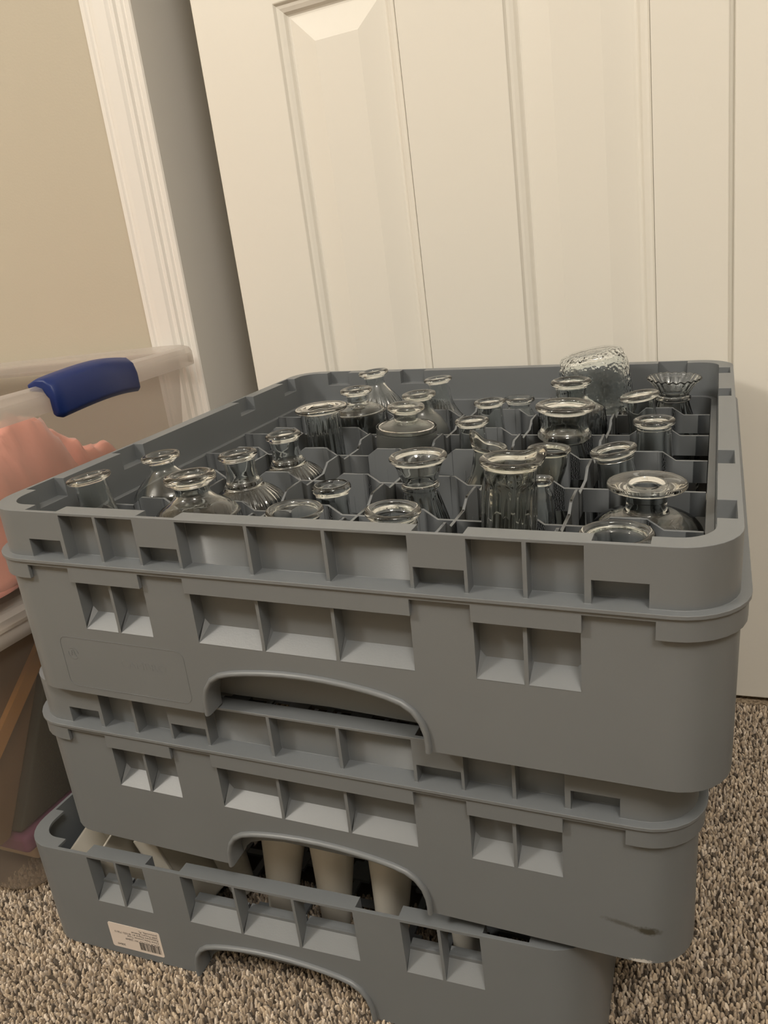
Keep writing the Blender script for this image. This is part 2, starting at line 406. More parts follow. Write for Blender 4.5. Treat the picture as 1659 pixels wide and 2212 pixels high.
def band_mesh(zb):
    """wall 24 mm behind the hand hole, joined to the front by a shelf"""
    L = [(-95, 46), (-95, max(0.5, zb-9)), (-84, max(.5, zb-6)), (-70, max(.5, zb-2)), (-50, zb), (0, zb+1.5), (50, zb), (70, max(.5, zb-2)), (84, max(.5, zb-6)), (95, max(.5, zb-9)), (95, 46)]
    ya, yb = -.226, -.2235
    if zb > 5:
        L = [(-78.5, 42), (-78.5, .5), (-76, 6), (-70, 12), (-58, 16.5), (-40, 19.5), (-20, 21.5), (0, 22.2), (20, 21.5), (40, 19.5), (58, 16.5), (70, 12), (76, 6), (78.5, .5), (78.5, 42)]
        ya, yb = -.2370, -.2350
    n = len(L); V = [(x/1e3, ya, z/1e3) for x, z in L]+[(x/1e3, yb, z/1e3) for x, z in L]
    F = [tuple(range(n)), tuple(range(2*n-1, n-1, -1))]+[(i, n+i, n+(i+1) % n, (i+1) % n) for i in range(n)]
    mb = MB().add(V, F); mb.box((-.095, -.2480, .0445), (.095, -.2237, .0462))
    if zb < 5: mb.box((-.094, -.2236, .0005), (.094, -.170, .0025))
    me = mb.me('inner_band'); bm = bmesh.new(); bm.from_mesh(me); bmesh.ops.recalc_face_normals(bm, faces=bm.faces); bm.to_mesh(me); return me
def sill_meshes(closed):
    zt = 67.5 if closed else 69.5
    wins = []
    for sg in (-1, 1):
        wins += [(sg*142.2, sg*114.4), (sg*173.2, sg*144.6), (sg*76.8, sg*27.7)]
    wins = [tuple(sorted(w)) for w in wins] + [(-25.3, 25.3)]
    ends = (-173.2, 173.2, -76.8, 76.8, -114.4, 114.4); out = []
    for a, b in wins:
        V = []; F = []
        ea = 4.0 if a in ends else 1.0; eb = 4.0 if b in ends else 1.0
        V += [(a, -1.2, 56.6), (b, -1.2, 56.6), (b-eb, 11.8, zt), (a+ea, 11.8, zt), (a, 1.0, 56.4), (b, 1.0, 56.4), (b, 11.8, 50), (a, 11.8, 50)]
        F += [(0, 1, 2, 3), (0, 4, 5, 1), (3, 2, 6, 7)]
        z2 = zt+(5 if closed else 0.01)
        V += [(a, -1.0, 60), (a, 11.8, z2), (b, -1.0, 60), (b, 11.8, z2)]
        F += [(0, 3, 9, 8), (1, 10, 11, 2)]
        if not closed:
            V += [(a, 11.8, zt), (b, 11.8, zt), (b, 17, zt+1), (a, 17, zt+1), (a, 17, 12), (b, 17, 12)]; F += [(12, 13, 14, 15), (15, 14, 17, 16)]
        out.append(pydata('window_sill', [(x/1e3, (-250+v)/1e3, z/1e3) for x, v, z in V], F))
    return out
def floor_grid_mesh():
    mb = MB(); pts = np.linspace(-222, 222, 14)
    for p in pts:
        a = 223
        mb.box(((p-3.2)/1000, -a/1000, .0065), ((p+3.2)/1000, a/1000, .0095)); mb.box((-a/1000, (p-3.2)/1000, .0067), (a/1000, (p+3.2)/1000, .0097))
    for x in pts[1:-1:2]:
        for y in pts[1:-1:2]:
            mb.box(((x-11)/1000, (y-11)/1000, .007), ((x+11)/1000, (y+11)/1000, .0102))
    return mb.me('bottom_grid')
cut_o = cutter()
def base_mesh(closed):
    me = ring_mesh('base', bbrk, [-1, 2, 9.5, 11.8], bz, base_solid_factory(closed))
    bm = bmesh.new(); bm.from_mesh(me); bmesh.ops.recalc_face_normals(bm, faces=bm.faces); bm.to_mesh(me); bm.free()
    o = link('tmp', me, None); md = o.modifiers.new('b', 'BOOLEAN'); md.operation = 'DIFFERENCE'; md.object = cut_o; md.solver = 'EXACT'
    dg = bpy.context.evaluated_depsgraph_get(); r = bpy.data.meshes.new_from_object(o.evaluated_get(dg)); r.name = 'base'
    bpy.data.objects.remove(o); return r
me_bc = base_mesh(True); me_bo = base_mesh(False); bpy.data.objects.remove(cut_o)
me_lip = lip_mesh(); me_b1 = band_mesh(1.0); me_b2 = band_mesh(12.0); me_sc = sill_meshes(True); me_so = sill_meshes(False); me_grid = floor_grid_mesh()
def divider_mesh():
    """one strip, 470 mm long, along x, centred on 0; wavy top and openings at the crossings"""
    top = [(0, 112), (19, 112), (29, 119), (51, 119), (61, 112), (73.5, 112)]
    half = 231.0; xs = set()
    def ztop(x):
        c = (x+220.5) % 73.5 if -220.5 <= x <= 220.5 else 0
        for (a, za), (b, zb) in zip(top, top[1:]):
            if a <= c <= b: return za+(zb-za)*(c-a)/(b-a)
        return 112
    J = [-220.5+73.5*i for i in range(7)]
    for j in J:
        for d, _ in top[:-1]: xs.add(round(j+d, 2))
        for d in (-26, -20, -.5, 0, .5, 20, 26): xs.add(round(j+d, 2))
    xs = sorted(x for x in xs if -half < x < half); xs = [-half]+xs+[half]
    def hole(x):
        d = min(abs(x-j) for j in J)
        if abs(x) > 225: d = 0
        if d <= 20: return 94.0, 52.0
        if d < 26: return 94-(42)*(d-20)/6, 52.0
        return None
    mb = MB(); T = 1.15
    for a, b in zip(xs, xs[1:]):
        ha, hb, hm = hole(a), hole(b), hole((a+b)/2)
        if hm is None: spans = [((8, ztop(a)), (8, ztop(b)))]
        else:
            la = ha[0] if ha else 52.0; lb = hb[0] if hb else 52.0
            spans = [((la, ztop(a)), (lb, ztop(b))), ((8, 52.0), (8, 52.0))]
        if abs(a+b)/2 > 221: spans = spans[:1] if spans[0][0][0] > 20 else [((60, spans[0][0][1]), (60, spans[0][1][1]))]
        for (z0, z1), (z2, z3) in spans:
            mb.hexa([(a/1e3, -T/1e3, z0/1e3), (b/1e3, -T/1e3, z2/1e3), (b/1e3, T/1e3, z2/1e3), (a/1e3, T/1e3, z0/1e3),
                     (a/1e3, -T/1e3, z1/1e3), (b/1e3, -T/1e3, z3/1e3), (b/1e3, T/1e3, z3/1e3), (a/1e3, T/1e3, z1/1e3)])
    # thin moulded rib lines on the plate faces
    for c in range(-3, 3):
        x = c*73.5+36.75
        mb.box(((x-.5)/1e3, -.0014, .010), ((x+.5)/1e3, .0014, .100))
    bm = bmesh.new(); me = mb.me('divider'); bm.from_mesh(me); bmesh.ops.remove_doubles(bm, verts=bm.verts, dist=1e-5); bm.to_mesh(me)
    return me
me_div = divider_mesh()
# raised strip around the inside of the extender
LEDGE = ring_mesh('inner_ledge', [], [13, 16.4, 18.6], [60, 108.6, 110.4], lambda u, v, z: z > 108.6 or v > 16.4)
def rack(loc, rot, label, base, ext=True, mpl=M_PL, dividers=False, closed=True):
    r = empty('dish_rack', loc, rot); tag(r, label, 'dish rack', 'grey plastic dish racks in the stack')
    def part(name, me, bw=None, m=mpl):
        o = link(name, me, None, r)
        if not o.data.materials: o.data.materials.append(m)
        o.material_slots[0].link = 'OBJECT'; o.material_slots[0].material = m
        if bw: bev(o, bw)
        return o
    part('base', base, .0007); part('bottom_grid', me_grid)
    for k in range(4):
        for nm, me in [('hand_hole_lip', me_lip), ('inner_band', me_b1 if dividers else me_b2)]+[('window_sill', q) for q in (me_sc if closed else me_so)]:
            part(nm, me).rotation_euler = (0, 0, k*PI/2)
    if ext: part('extender', me_ext, .0008); part('inner_ledge', LEDGE, .0005)
    if dividers:
        for i in range(-2, 3):
            d = part('divider', me_div, .0004); d.location = (0, i*.0735, 0)
            d = part('divider', me_div, .0004); d.location = (i*.0735, 0, 0); d.rotation_euler = (0, 0, PI/2)
    return r
ROT1 = Matrix(((0.99907532, 0.00128227, 0.04297518, 0), (0, 0.99955516, -0.02982409, 0), (-0.04299431, 0.02979651, 0.99863089, 0), (0, 0, 0, 1)))
ROT2 = Matrix(((0.9990017, -0.0121963, 0.0429752, 0), (0.0134849, 0.9994642, -0.0298241, 0), (-0.0425884, 0.0303738, 0.9986309, 0), (0, 0, 0, 1)))
rack_top = rack((0.0118, -0.0082, 0.2750), ROT1, 'grey plastic dish rack full of clear glass bud vases, topmost of the stack', me_bc, True, M_PL, True)
rack_mid = rack((-0.0127, 0.0063, 0.1302), ROT2, 'middle grey dish rack of the stack, with a dark smear low on its front', me_bc, True, M_PL2, False)
rack_low = rack((-0.0746, 0.0054, 0.0002), Matrix.Rotation(0.0228, 4, 'Z'), 'shallow grey dish rack on the carpet, lowest of the stack, with a barcode sticker', me_bo, False, M_PL, False, False)
rack_low['group'] = rack_low['group']

# moulded marks on the front of the top rack
mb = MB()
def front_line(pts, wd=.45, h=.22):
    for (x0, z0), (x1, z1) in zip(pts, pts[1:]):
        d = Vector((x1-x0, z1-z0)); L = d.length; d /= L; nx, nz = -d.y*wd/2, d.x*wd/2
        q = [(x0-nx, z0-nz), (x1-nx, z1-nz), (x1+nx, z1+nz), (x0+nx, z0+nz)]
        mb.hexa([(x/1e3, (-251-h)/1e3, z/1e3) for x, z in q][:2] + [(q[1][0]/1e3, -.2509, q[1][1]/1e3), (q[0][0]/1e3, -.2509, q[0][1]/1e3)] +
                [(q[3][0]/1e3, (-251-h)/1e3, q[3][1]/1e3), (q[2][0]/1e3, (-251-h)/1e3, q[2][1]/1e3), (q[2][0]/1e3, -.2509, q[2][1]/1e3), (q[3][0]/1e3, -.2509, q[3][1]/1e3)])
rr = []
for cx, cz, a0 in ((-99, 41.5, 90), (-99, 12, 0), (-197, 12, -90), (-197, 41.5, 180)):
    rr += [(cx+6*math.cos(math.radians(a0-k*18)), cz+6*math.sin(math.radians(a0-k*18))) for k in range(6)]
front_line(rr+[rr[0]])
ring = [(-193+4.6*math.cos(k*PI/12), 34+4.6*math.sin(k*PI/12)) for k in range(25)]; front_line(ring[:9], .7); front_line(ring[11:22], .7)
front_line([(-195, 32), (-194, 36.5), (-192.5, 36.5), (-191.5, 32.5), (-190.5, 32)], .8); front_line([(-195.5, 33.5), (-192, 33.5)], .6)
link('moulded_mark', mb.me('moulded_mark'), M_PL, rack_top)
def text(body, size, loc, rot, m, parent, name, ext=.00005, sx=1.0, align='LEFT'):
    cu = bpy.data.curves.new(name, 'FONT'); cu.body = body; cu.size = size; cu.extrude = ext; cu.align_x = align; cu.resolution_u = 3
    o = bpy.data.objects.new(name, cu); C.objects.link(o)
    dg = bpy.context.evaluated_depsgraph_get(); me = bpy.data.meshes.new_from_object(o.evaluated_get(dg)); bpy.data.objects.remove(o)
    o = link(name, me, m, parent); o.location = loc; o.rotation_euler = rot; o.scale = (sx, 1, 1); return o
text('CAMBRO', .0085, (-.150, -.2509, .0285), (PI/2, 0, 0), M_PL, rack_top, 'moulded_lettering', .00022, 1.15)
# barcode sticker on the lowest rack (stuck on upside down)
def sticker():
    x0, x1, z0, z1 = -.1705, -.1150, .0078, .0345
    r = .002; P = []
    for cx, cz, a0 in ((x1-r, z1-r, 90), (x1-r, z0+r, 0), (x0+r, z0+r, -90), (x0+r, z1-r, 180)):
        P += [(cx+r*math.cos(math.radians(a0-k*22.5)), cz+r*math.sin(math.radians(a0-k*22.5))) for k in range(5)]
    n = len(P); V = [(x, -.2513, z) for x, z in P]+[(x, -.2508, z) for x, z in P]
    s = link('barcode_sticker', pydata('barcode_sticker', V, [tuple(range(n-1, -1, -1)), tuple(range(n, 2*n))]+[(i, (i+1) % n, n+(i+1) % n, n+i) for i in range(n)]), M_STICK, rack_low)
    s['label'] = 'pale upside-down sticker with printed lines and a barcode'
    bm = bmesh.new(); me = s.data; bm.from_mesh(me); bmesh.ops.recalc_face_normals(bm, faces=bm.faces); bm.to_mesh(me)
    lines = [('ROCK FLOYD W/ 20849', .0031, -.1175, .0205), ('Chow State License Total', .0029, -.1175, .0236), ('Restaurant Depot #1: 8/1021', .0029, -.1175, .0264),
             ('2080 Powers Avenue', .0029, -.1175, .0291), ('Jacksonville, FL', .0029, -.1175, .0318), ('72613', .0028, -.1570, .0262), ('20849', .0032, -.1560, .0128)]
    for tx, sz, x, z in lines: text(tx, sz, (x, -.25135, z), (PI/2, PI, 0), M_INK, s, 'printed_line', .00002, 1.12)
    rng = random.Random(3); x = -.1175; b = MB()
    while x > -.1395:
        wd = rng.choice((.00035, .0006, .0009)); b.box((x-wd, -.25138, .0105), (x, -.2513, .0188)); x -= wd+rng.choice((.0004, .0006, .0009))
    link('barcode', b.me('barcode'), M_INK, s)
sticker()

# ================================================================= glass vases
def catmull(P, n=5):
    out = []
    P = [P[0]]+P+[P[-1]]
    for i in range(1, len(P)-2):
        p0, p1, p2, p3 = P[i-1], P[i], P[i+1], P[i+2]
        for k in range(n):
            t = k/n
            out.append(tuple(.5*((2*p1[j])+(-p0[j]+p2[j])*t+(2*p0[j]-5*p1[j]+4*p2[j]-p3[j])*t*t+(-p0[j]+3*p1[j]-3*p2[j]+p3[j])*t**3) for j in (0, 1)))
    out.append(P[-2]); return out
def vase_mesh(name, H, prof, lip=None, rib=None, seg=56, wall=2.1, spout=0.0, scallop=0, poly=0, inner_flat=None):
    """prof: (depth below the rim, outer radius) in mm from under the lip down; lip=(R, thickness)"""
    P = []
    if lip:
        R, t = lip; nk = prof[0][1]
        P = [(0.0, R-t*.45), (t*.10, R-t*.15), (t*.35, R), (t*.65, R), (t*.92, R-t*.2), (t*1.08, max(nk+.4, R-t*.7))]
        P += catmull([(t*1.25, nk+.2)]+[p for p in prof if p[0] > t*1.3])
    else: P = catmull(prof)
    P = [(d, max(r, 1.0)) for d, r in P if d < H-3] + [(H-3, prof[-1][1]), (H-1, prof[-1][1]-.8), (H, prof[-1][1]-3)]
    outer = [(H-d, r) for d, r in P]
    hb = 7.0; inn = []
    for z, r in outer:
        if z < hb or z > H-.6: continue
        th = wall if z < H-14 else wall*.9
        if lip and z > H-lip[1]*1.2: th = max(wall, r-(prof[0][1]-wall))*(.97 if z < H-1.2 else .75)
        inn.append((z, max(r-th, 1.2)))
    inn.append((hb, max(inn[-1][1]-3, 1.0)))
    inn = [(H-.1, inn[0][1]+1.0)]+inn
    V = []; F = []
    def mod(z, a, r):
        d = H-z; k = 1.0
        if rib:
            n, amp, d0, tw, shape = rib
            f = min(max((d-d0)/6.0, 0), 1)
            ph = n*a+tw*d
            if shape == 'diamond': k += amp*f*(max(0, 1-2.2*abs(math.sin(n*a/2+tw*d)))+max(0, 1-2.2*abs(math.sin(n*a/2-tw*d))))
            elif shape == 'sharp': k += amp*f*(abs(math.sin(ph/2))*2-1)
            else: k += amp*f*math.cos(ph)
        if scallop and d < 12: k += .022*(1-d/12)*math.cos(scallop*a)
        if poly:
            q = (a % (2*PI/poly))-PI/poly; k *= 1+.55*(math.cos(PI/poly)/math.cos(q)-1)
        if spout and d < 16: k += spout*(1-d/16)*max(0, math.cos(a-SPOUT_A))**14
        return r*k
    zsp = lambda z, a: (spout*14*(1-(H-z)/16)*max(0, math.cos(a-SPOUT_A))**14 if spout and H-z < 16 else 0) + (-.6*math.cos(scallop*a)*(1-(H-z)/12) if scallop and H-z < 12 else 0)
    rings = [(z, r, True) for z, r in outer[::-1]]+[(z, r, False) for z, r in inn]
    for z, r, out in rings:
        for s in range(seg):
            a = 2*PI*s/seg
            rr_ = mod(z, a, r) if out else (mod(z, a, r) if (spout or scallop or poly) and H-z < 16 else r*(1-(rib[1] if rib else 0)))
            V.append((rr_*math.cos(a)/1e3, rr_*math.sin(a)/1e3, (z+zsp(z, a))/1e3))
    m = len(rings)
    for i in range(m-1):
        for s in range(seg): F.append((i*seg+s, i*seg+(s+1) % seg, (i+1)*seg+(s+1) % seg, (i+1)*seg+s))
    V.append((0, 0, .0015)); c = len(V)-1
    for s in range(seg): F.append((s, c, (s+1) % seg)[::1])
    V.append((0, 0, (hb+.8)/1e3)); c = len(V)-1; q = (m-1)*seg
    for s in range(seg): F.append((q+s, q+(s+1) % seg, c))
    me = pydata(name, V, F); me.polygons.foreach_set('use_smooth', [True]*len(me.polygons))
    return me
SPOUT_A = 0.0
ZF = 10.4
def put_vase(kind, label, base, rim, me_args, m=M_GL, spin=0.0, spout_dir=None, group='clear glass vases in the top rack', zb=ZF, inset=None):
    global SPOUT_A
    b = Vector((base[0], base[1], zb)); t = Vector(rim); ax = t-b; H = ax.length
    lean = math.atan2(math.hypot(ax.x, ax.y), ax.z)
    if inset is None: inset = 0
    SPOUT_A = spout_dir if spout_dir is not None else 0
    me = vase_mesh(kind, H, **me_args)
    o = link(kind, me, m); Q = Vector((0, 0, 1)).rotation_difference(ax.normalized()).to_matrix().to_4x4()
    L = Matrix.Translation((rack_top.location if False else Vector((0.0118, -0.0082, 0.2750)))) @ ROT1 @ Matrix.Translation(b/1e3) @ Q @ Matrix.Rotation(spin, 4, 'Z')
    # lift a leaning vase so its low edge rests on the rack floor
    rb = me_args['prof'][-1][1]-2
    L = Matrix.Translation((0, 0, rb/1e3*math.sin(lean))) @ L
    o.matrix_world = L; tag(o, label, 'vase', group); return o
PV = put_vase
neck_bulb = dict(prof=[(5, 13), (12, 12.6), (22, 13), (26, 15.5), (29, 16.5), (32, 21), (40, 29), (52, 33.5), (70, 35), (100, 33), (125, 28)], lip=(16, 5.5), rib=(32, .028, 29, 0, 'cos'), seg=160)
PV('bud_vase', 'slim straight-necked glass vase in the front left corner of the top rack', (-190, -184), (-206, -184, 146),
   dict(prof=[(4, 12), (10, 12), (30, 13.5), (60, 19), (95, 25), (125, 27)], lip=(17, 4), seg=48))
PV('bud_vase', 'round-shouldered plain glass vase against the left side, second from the front', (-188, -110), (-196, -110, 143),
   dict(prof=[(5, 11), (12, 10.5), (16, 13), (26, 24), (36, 30), (60, 31.5), (100, 31.5), (125, 30)], lip=(16.5, 6), seg=56))
PV('bud_vase', 'wide glass vase with thick flat rim and beaded shoulder, front row, second from the left', (-110, -184), (-114, -181, 151),
   dict(prof=[(6, 13), (14, 12.5), (19, 16), (25, 26), (31, 31), (36, 32), (70, 32), (120, 31)], lip=(19, 7), rib=(44, .02, 31, 0, 'sharp'), seg=132))
PV('bud_vase', 'ribbed ball vase with tall neck, nearer of the two on the left', (-110, -112), (-119, -110, 145.5), neck_bulb)
PV('bud_vase', 'ribbed ball vase with tall neck, farther of the two, behind its twin', (-112, -37), (-118, -37, 142), neck_bulb)
PV('bud_vase', 'fluted cylinder vase with a very wide dark disc rim near the left side', (-112, 37), (-116, 37, 149),
   dict(prof=[(5, 16.5), (10, 17), (60, 17.5), (95, 20), (112, 26), (125, 29)], lip=(25.5, 4.6), rib=(18, .03, 8, 0, 'cos'), seg=90))
PV('bud_vase', 'cut-glass vase with diamond pattern on the body, behind the disc-rimmed one', (-108, 110), (-111, 110, 151),
   dict(prof=[(5, 11.5), (12, 11), (16, 13), (21, 24), (25, 28), (28, 29), (60, 29), (120, 26)], lip=(17, 5.5), rib=(14, .035, 22, .16, 'diamond'), seg=140))
PV('bud_vase', 'ribbed vase with sloping shoulders at the back left', (-112, 184), (-122, 184, 154),
   dict(prof=[(5, 11.5), (14, 11), (20, 14), (34, 24), (48, 28.5), (90, 30), (120, 29)], lip=(17, 5.5), rib=(30, .03, 26, 0, 'cos'), seg=120))
PV('bud_vase', 'frosted drum-shaped vase with fine diagonal lines and a short clear neck', (-36, 36), (-28, 37, 149),
   dict(prof=[(5, 11.5), (13, 11.3), (15, 13.5), (19, 23), (22, 26.5), (24, 27.8), (28, 28.2), (120, 28)], lip=(17.5, 6), rib=(80, .008, 23, .6, 'cos'), seg=260), M_GLF)
PV('bud_vase', 'frosted round-bodied vase just behind the drum-shaped one', (-37, 110), (-42, 110, 145),
   dict(prof=[(5, 12.5), (12, 12), (20, 14), (30, 22), (44, 27), (60, 26), (85, 22), (120, 20)], lip=(17.5, 5.5), rib=(40, .012, 30, .3, 'cos'), seg=120), M_GLF)
PV('bud_vase', 'tall-necked vase with swirled ribs flaring at the foot, back row left of centre', (-37, 184), (-46, 184, 144),
   dict(prof=[(4.5, 11.5), (15, 12), (30, 14), (42, 20), (54, 29), (70, 30), (120, 28)], lip=(15.5, 4), rib=(26, .04, 26, .10, 'cos'), seg=130))
PV('bud_vase', 'funnel-topped carafe vase with pinched waist and fluted cone body near the front centre', (36, -110), (36, -110, 147),
   dict(prof=[(4, 19.2), (8, 17.2), (15, 14.8), (21, 12.9), (22.5, 13.9), (25, 13.9), (27, 12.8), (33, 14), (52, 19.5), (85, 27.5), (125, 31)], lip=(21.5, 3.6), rib=(14, .035, 28, 0, 'cos'), seg=98))
PV('bud_vase', 'small plain bottle vase with thin rim in the middle of the rack, nearer of two', (36, 37), (34, 37, 136),
   dict(prof=[(4.5, 12.5), (10, 12), (35, 13.5), (60, 18), (90, 24), (120, 25)], lip=(15.5, 4.6), seg=48))
PV('bud_vase', 'small plain bottle vase with thin rim in the middle of the rack, farther of two', (36, 110), (31, 110, 136),
   dict(prof=[(4.5, 12.5), (10, 12.2), (40, 14), (70, 19), (110, 22)], lip=(15.5, 4.4), seg=48))
PV('bud_vase', 'short round-necked glass vase in the back row centre', (40, 182), (43, 184, 122),
   dict(prof=[(4.5, 12.5), (10, 12), (15, 15), (25, 22), (40, 27), (100, 28)], lip=(16.5, 5), seg=48))
PV('bud_vase', 'wide-mouthed glass vase peeking over the front rim left of centre', (-34, -184), (-28, -186, 129),
   dict(prof=[(3.5, 18), (8, 16.5), (14, 16), (30, 19), (60, 24), (100, 27)], lip=(20, 3.4), seg=56))
PV('bud_vase', 'squat bottle with straight collar neck over a low round shoulder, left of centre', (-37, -110), (-39, -108, 121),
   dict(prof=[(6, 13), (14, 12.8), (26, 13), (29, 15), (32, 24), (36, 30), (44, 32), (100, 32)], lip=(15.5, 7), seg=56))
PV('bud_vase', 'ringed-rim jar vase low behind the front rim at the centre', (38, -184), (44, -184, 132),
   dict(prof=[(5, 15.3), (8, 14.5), (10, 16), (13, 16), (15, 14.6), (25, 16), (50, 22), (100, 26)], lip=(18.5, 5), seg=56))
PV('glass_pitcher', 'large faceted glass pitcher with a pouring spout, tallest in the front row', (112, -181), (121, -176, 165),
   dict(prof=[(5, 16.2), (12, 15.6), (22, 16.6), (50, 16.6), (90, 16.4), (130, 17)], lip=(19, 4.6), rib=(8, .06, 12, .006, 'cos'), seg=96, spout=.34, wall=2.8), M_GLY, 0, .75)
PV('glass_pitcher', 'small leaning glass pitcher with pointed spout behind the large one', (48, -37), (70, -37, 129),
   dict(prof=[(3, 13), (8, 12), (22, 12), (30, 14), (45, 20), (65, 27), (100, 28)], lip=(14.5, 3), rib=(10, .03, 26, 0, 'cos'), seg=80, spout=.5), M_GLY, 0, 2.7)
PV('bud_vase', 'cup-topped glass vase with flaring bowl behind the large pitcher', (112, -38), (117, -37, 131),
   dict(prof=[(3.5, 14.5), (10, 14.2), (18, 13), (26, 10.6), (32, 9.6), (36, 10.5), (55, 16), (85, 24), (110, 25)], lip=(17, 3.4), seg=56), M_GLY)
PV('bud_vase', 'tiny-mouthed narrow glass vase right beside the large pitcher', (122, -110), (125, -110, 131),
   dict(prof=[(3.5, 7.2), (8, 7), (14, 9), (18, 9.5), (40, 12), (70, 18), (110, 24)], lip=(9, 3.4), rib=(10, .04, 26, 0, 'cos'), seg=60))
PV('bud_vase', 'wide dark-rimmed vase with a bulging ring below its collar, right of centre', (112, 37), (117, 37, 148.5),
   dict(prof=[(7, 19.4), (12, 19.2), (21, 19.8), (25, 22.3), (28, 22.6), (31, 20), (33, 16.5), (38, 17), (58, 23), (85, 29), (120, 31)], lip=(25, 5.5), seg=64, wall=2.6))
PV('bud_vase', 'diamond-cut vase half hidden behind the dark-rimmed one', (112, 110), (110, 110, 155),
   dict(prof=[(5, 14.5), (14, 14), (20, 17), (26, 27), (32, 30), (60, 31), (120, 27)], lip=(18.5, 5.5), rib=(14, .035, 26, .16, 'diamond'), seg=140))
PV('bud_vase', 'frilly crown-topped glass vase in the back right corner', (194, 188), (197, 186, 139),
   dict(prof=[(0, 25.5), (2, 24), (6, 20.5), (12, 16.5), (17, 14.6), (19, 16.4), (21, 16.4), (24, 15), (40, 20), (60, 26), (100, 29)], rib=(12, .03, 6, 0, 'sharp'), seg=144, scallop=22))
PV('bud_vase', 'leaning vase with a tilted rim, back right beside the frilly one', (189, 112), (171, 110, 138),
   dict(prof=[(4, 13), (10, 12.5), (35, 14), (70, 20), (110, 23)], lip=(17.5, 4), seg=56))
PV('bud_vase', 'upright straight-sided vase by the right side', (190, 37), (189, 37, 136),
   dict(prof=[(4.5, 13.2), (8, 13.6), (12, 14), (40, 15.5), (70, 18), (110, 22)], lip=(16.8, 5), seg=56))
PV('bud_vase', 'leaning vase with a double-ringed rim, right side behind the wide-flanged bottle', (184, -34), (165, -37, 129),
   dict(prof=[(5, 14), (8, 14.4), (10, 13.6), (30, 14.5), (60, 18), (100, 23)], lip=(17.5, 4.6), seg=56))
PV('glass_bottle', 'squat round bottle with a very wide flat flange rim, front right', (194, -112), (195, -112, 131.5),
   dict(prof=[(4.4, 13.5), (12, 13), (19, 13.5), (22, 18), (25, 27), (30, 34), (37, 37), (46, 37), (58, 34), (110, 30)], lip=(25.5, 4), seg=72, wall=2.6), M_GL, 0, None, 'clear glass vases in the top rack')
PV('bud_vase', 'smoky wide-mouthed vase peeking over the front rim at the right', (184, -186), (184, -186, 125),
   dict(prof=[(4, 19), (10, 17.5), (30, 18), (60, 22), (100, 25)], lip=(22, 4.6), seg=56))
# bubble-textured jar turned upside down on the dividers
def jar():
    V = []; F = []; seg = 60
    prof = [(0, 66), (10, 66.4), (24, 66), (29, 64.5), (31.5, 61), (31.5, 57), (33.5, 54), (34.5, 48), (34, 20), (33, 4), (31.5, 0), (29.5, 0), (30, 20), (31, 48), (29, 57), (24, 60.5), (0, 61)]
    for i, (r, z) in enumerate(prof):
        for s in range(seg):
            a = 2*PI*s/seg; k = 1+.012*math.cos(10*a)*(1 if 45 > z > 2 else 0)
            V.append((r*k*math.cos(a)/1e3, r*k*math.sin(a)/1e3, z/1e3))
    for i in range(len(prof)-1):
        for s in range(seg): F.append((i*seg+s, (i+1)*seg+s, (i+1)*seg+(s+1) % seg, i*seg+(s+1) % seg))
    me = pydata('glass_jar', V, F)
    bm = bmesh.new(); bm.from_mesh(me); bmesh.ops.remove_doubles(bm, verts=bm.verts, dist=1e-5); bmesh.ops.recalc_face_normals(bm, faces=bm.faces); bm.to_mesh(me)
    o = link('glass_jar', me, M_GLB, None, True)
    ax = Vector((-.17, .0, 1)).normalized(); Q = Vector((0, 0, 1)).rotation_difference(ax).to_matrix().to_4x4()
    o.matrix_world = Matrix.Translation((0.0118, -0.0082, 0.2750)) @ ROT1 @ Matrix.Translation((.128, .186, .103)) @ Q
    tag(o, 'bubble-textured glass jar turned upside down and tilted at the back of the top rack', 'jar')
jar()

# ================================================================= white cups in the lowest rack
def low(p): return Matrix.Translation((-0.0746, 0.0054, 0)) @ Matrix.Rotation(0.0228, 4, 'Z') @ Vector(p)
def cup_mesh(H):
    prof = [(0, 0), (7, .2), (9.8, 2), (11.4, 6), (12.6, 14), (17.2, 70), (20.5, H), (19, H), (15.8, 70), (10.6, 14), (8, 8), (0, 7)]; seg = 40; V = []; F = []
    P = catmull(prof[:7], 5)+[(p[0], p[1]) for p in prof[7:]]
    for r, z in P:
        for s in range(seg): V.append((max(r, .01)*math.cos(2*PI*s/seg)/1e3, max(r, .01)*math.sin(2*PI*s/seg)/1e3, z/1e3))
    for i in range(len(P)-1):
        for s in range(seg): F.append((i*seg+s, i*seg+(s+1) % seg, (i+1)*seg+(s+1) % seg, (i+1)*seg+s))
    return pydata('white_cup', V, F)
cup_me = cup_mesh(104)
for b, t_, lab in (((-32, -187, 11), (-15, -187, 100), 'white tapered cup seen through the hand hole, left of three'),
                   ((21.8, -188, 11), (31, -187, 100), 'white tapered cup seen through the hand hole, middle of three'),
                   ((73.7, -188, 11), (83, -186, 100), 'white tapered cup seen through the hand hole, right of three'),
                   ((-82, -170, 11), (-100, -170, 100), 'shaded white tapered cup leaning left under the middle rack, beside the boxy white one'),
                   ((140, -187, 11), (146, -186, 100), 'dim tapered cup low behind the right-hand windows of the lowest rack'),
                   ((-20, -95, 11), (-20, -92, 100), 'shaded white cup standing behind the front row in the lowest rack')):
    o = link('tapered_cup', cup_me, M_WHITE, None, True); B = low(Vector(b)/1e3); T = low(Vector(t_)/1e3); ax = (T-B).normalized()
    o.matrix_world = Matrix.Translation(B+Vector((0, 0, .001))) @ Vector((0, 0, 1)).rotation_difference(ax).to_matrix().to_4x4()
    tag(o, lab, 'cup', 'white cups in the lowest rack')
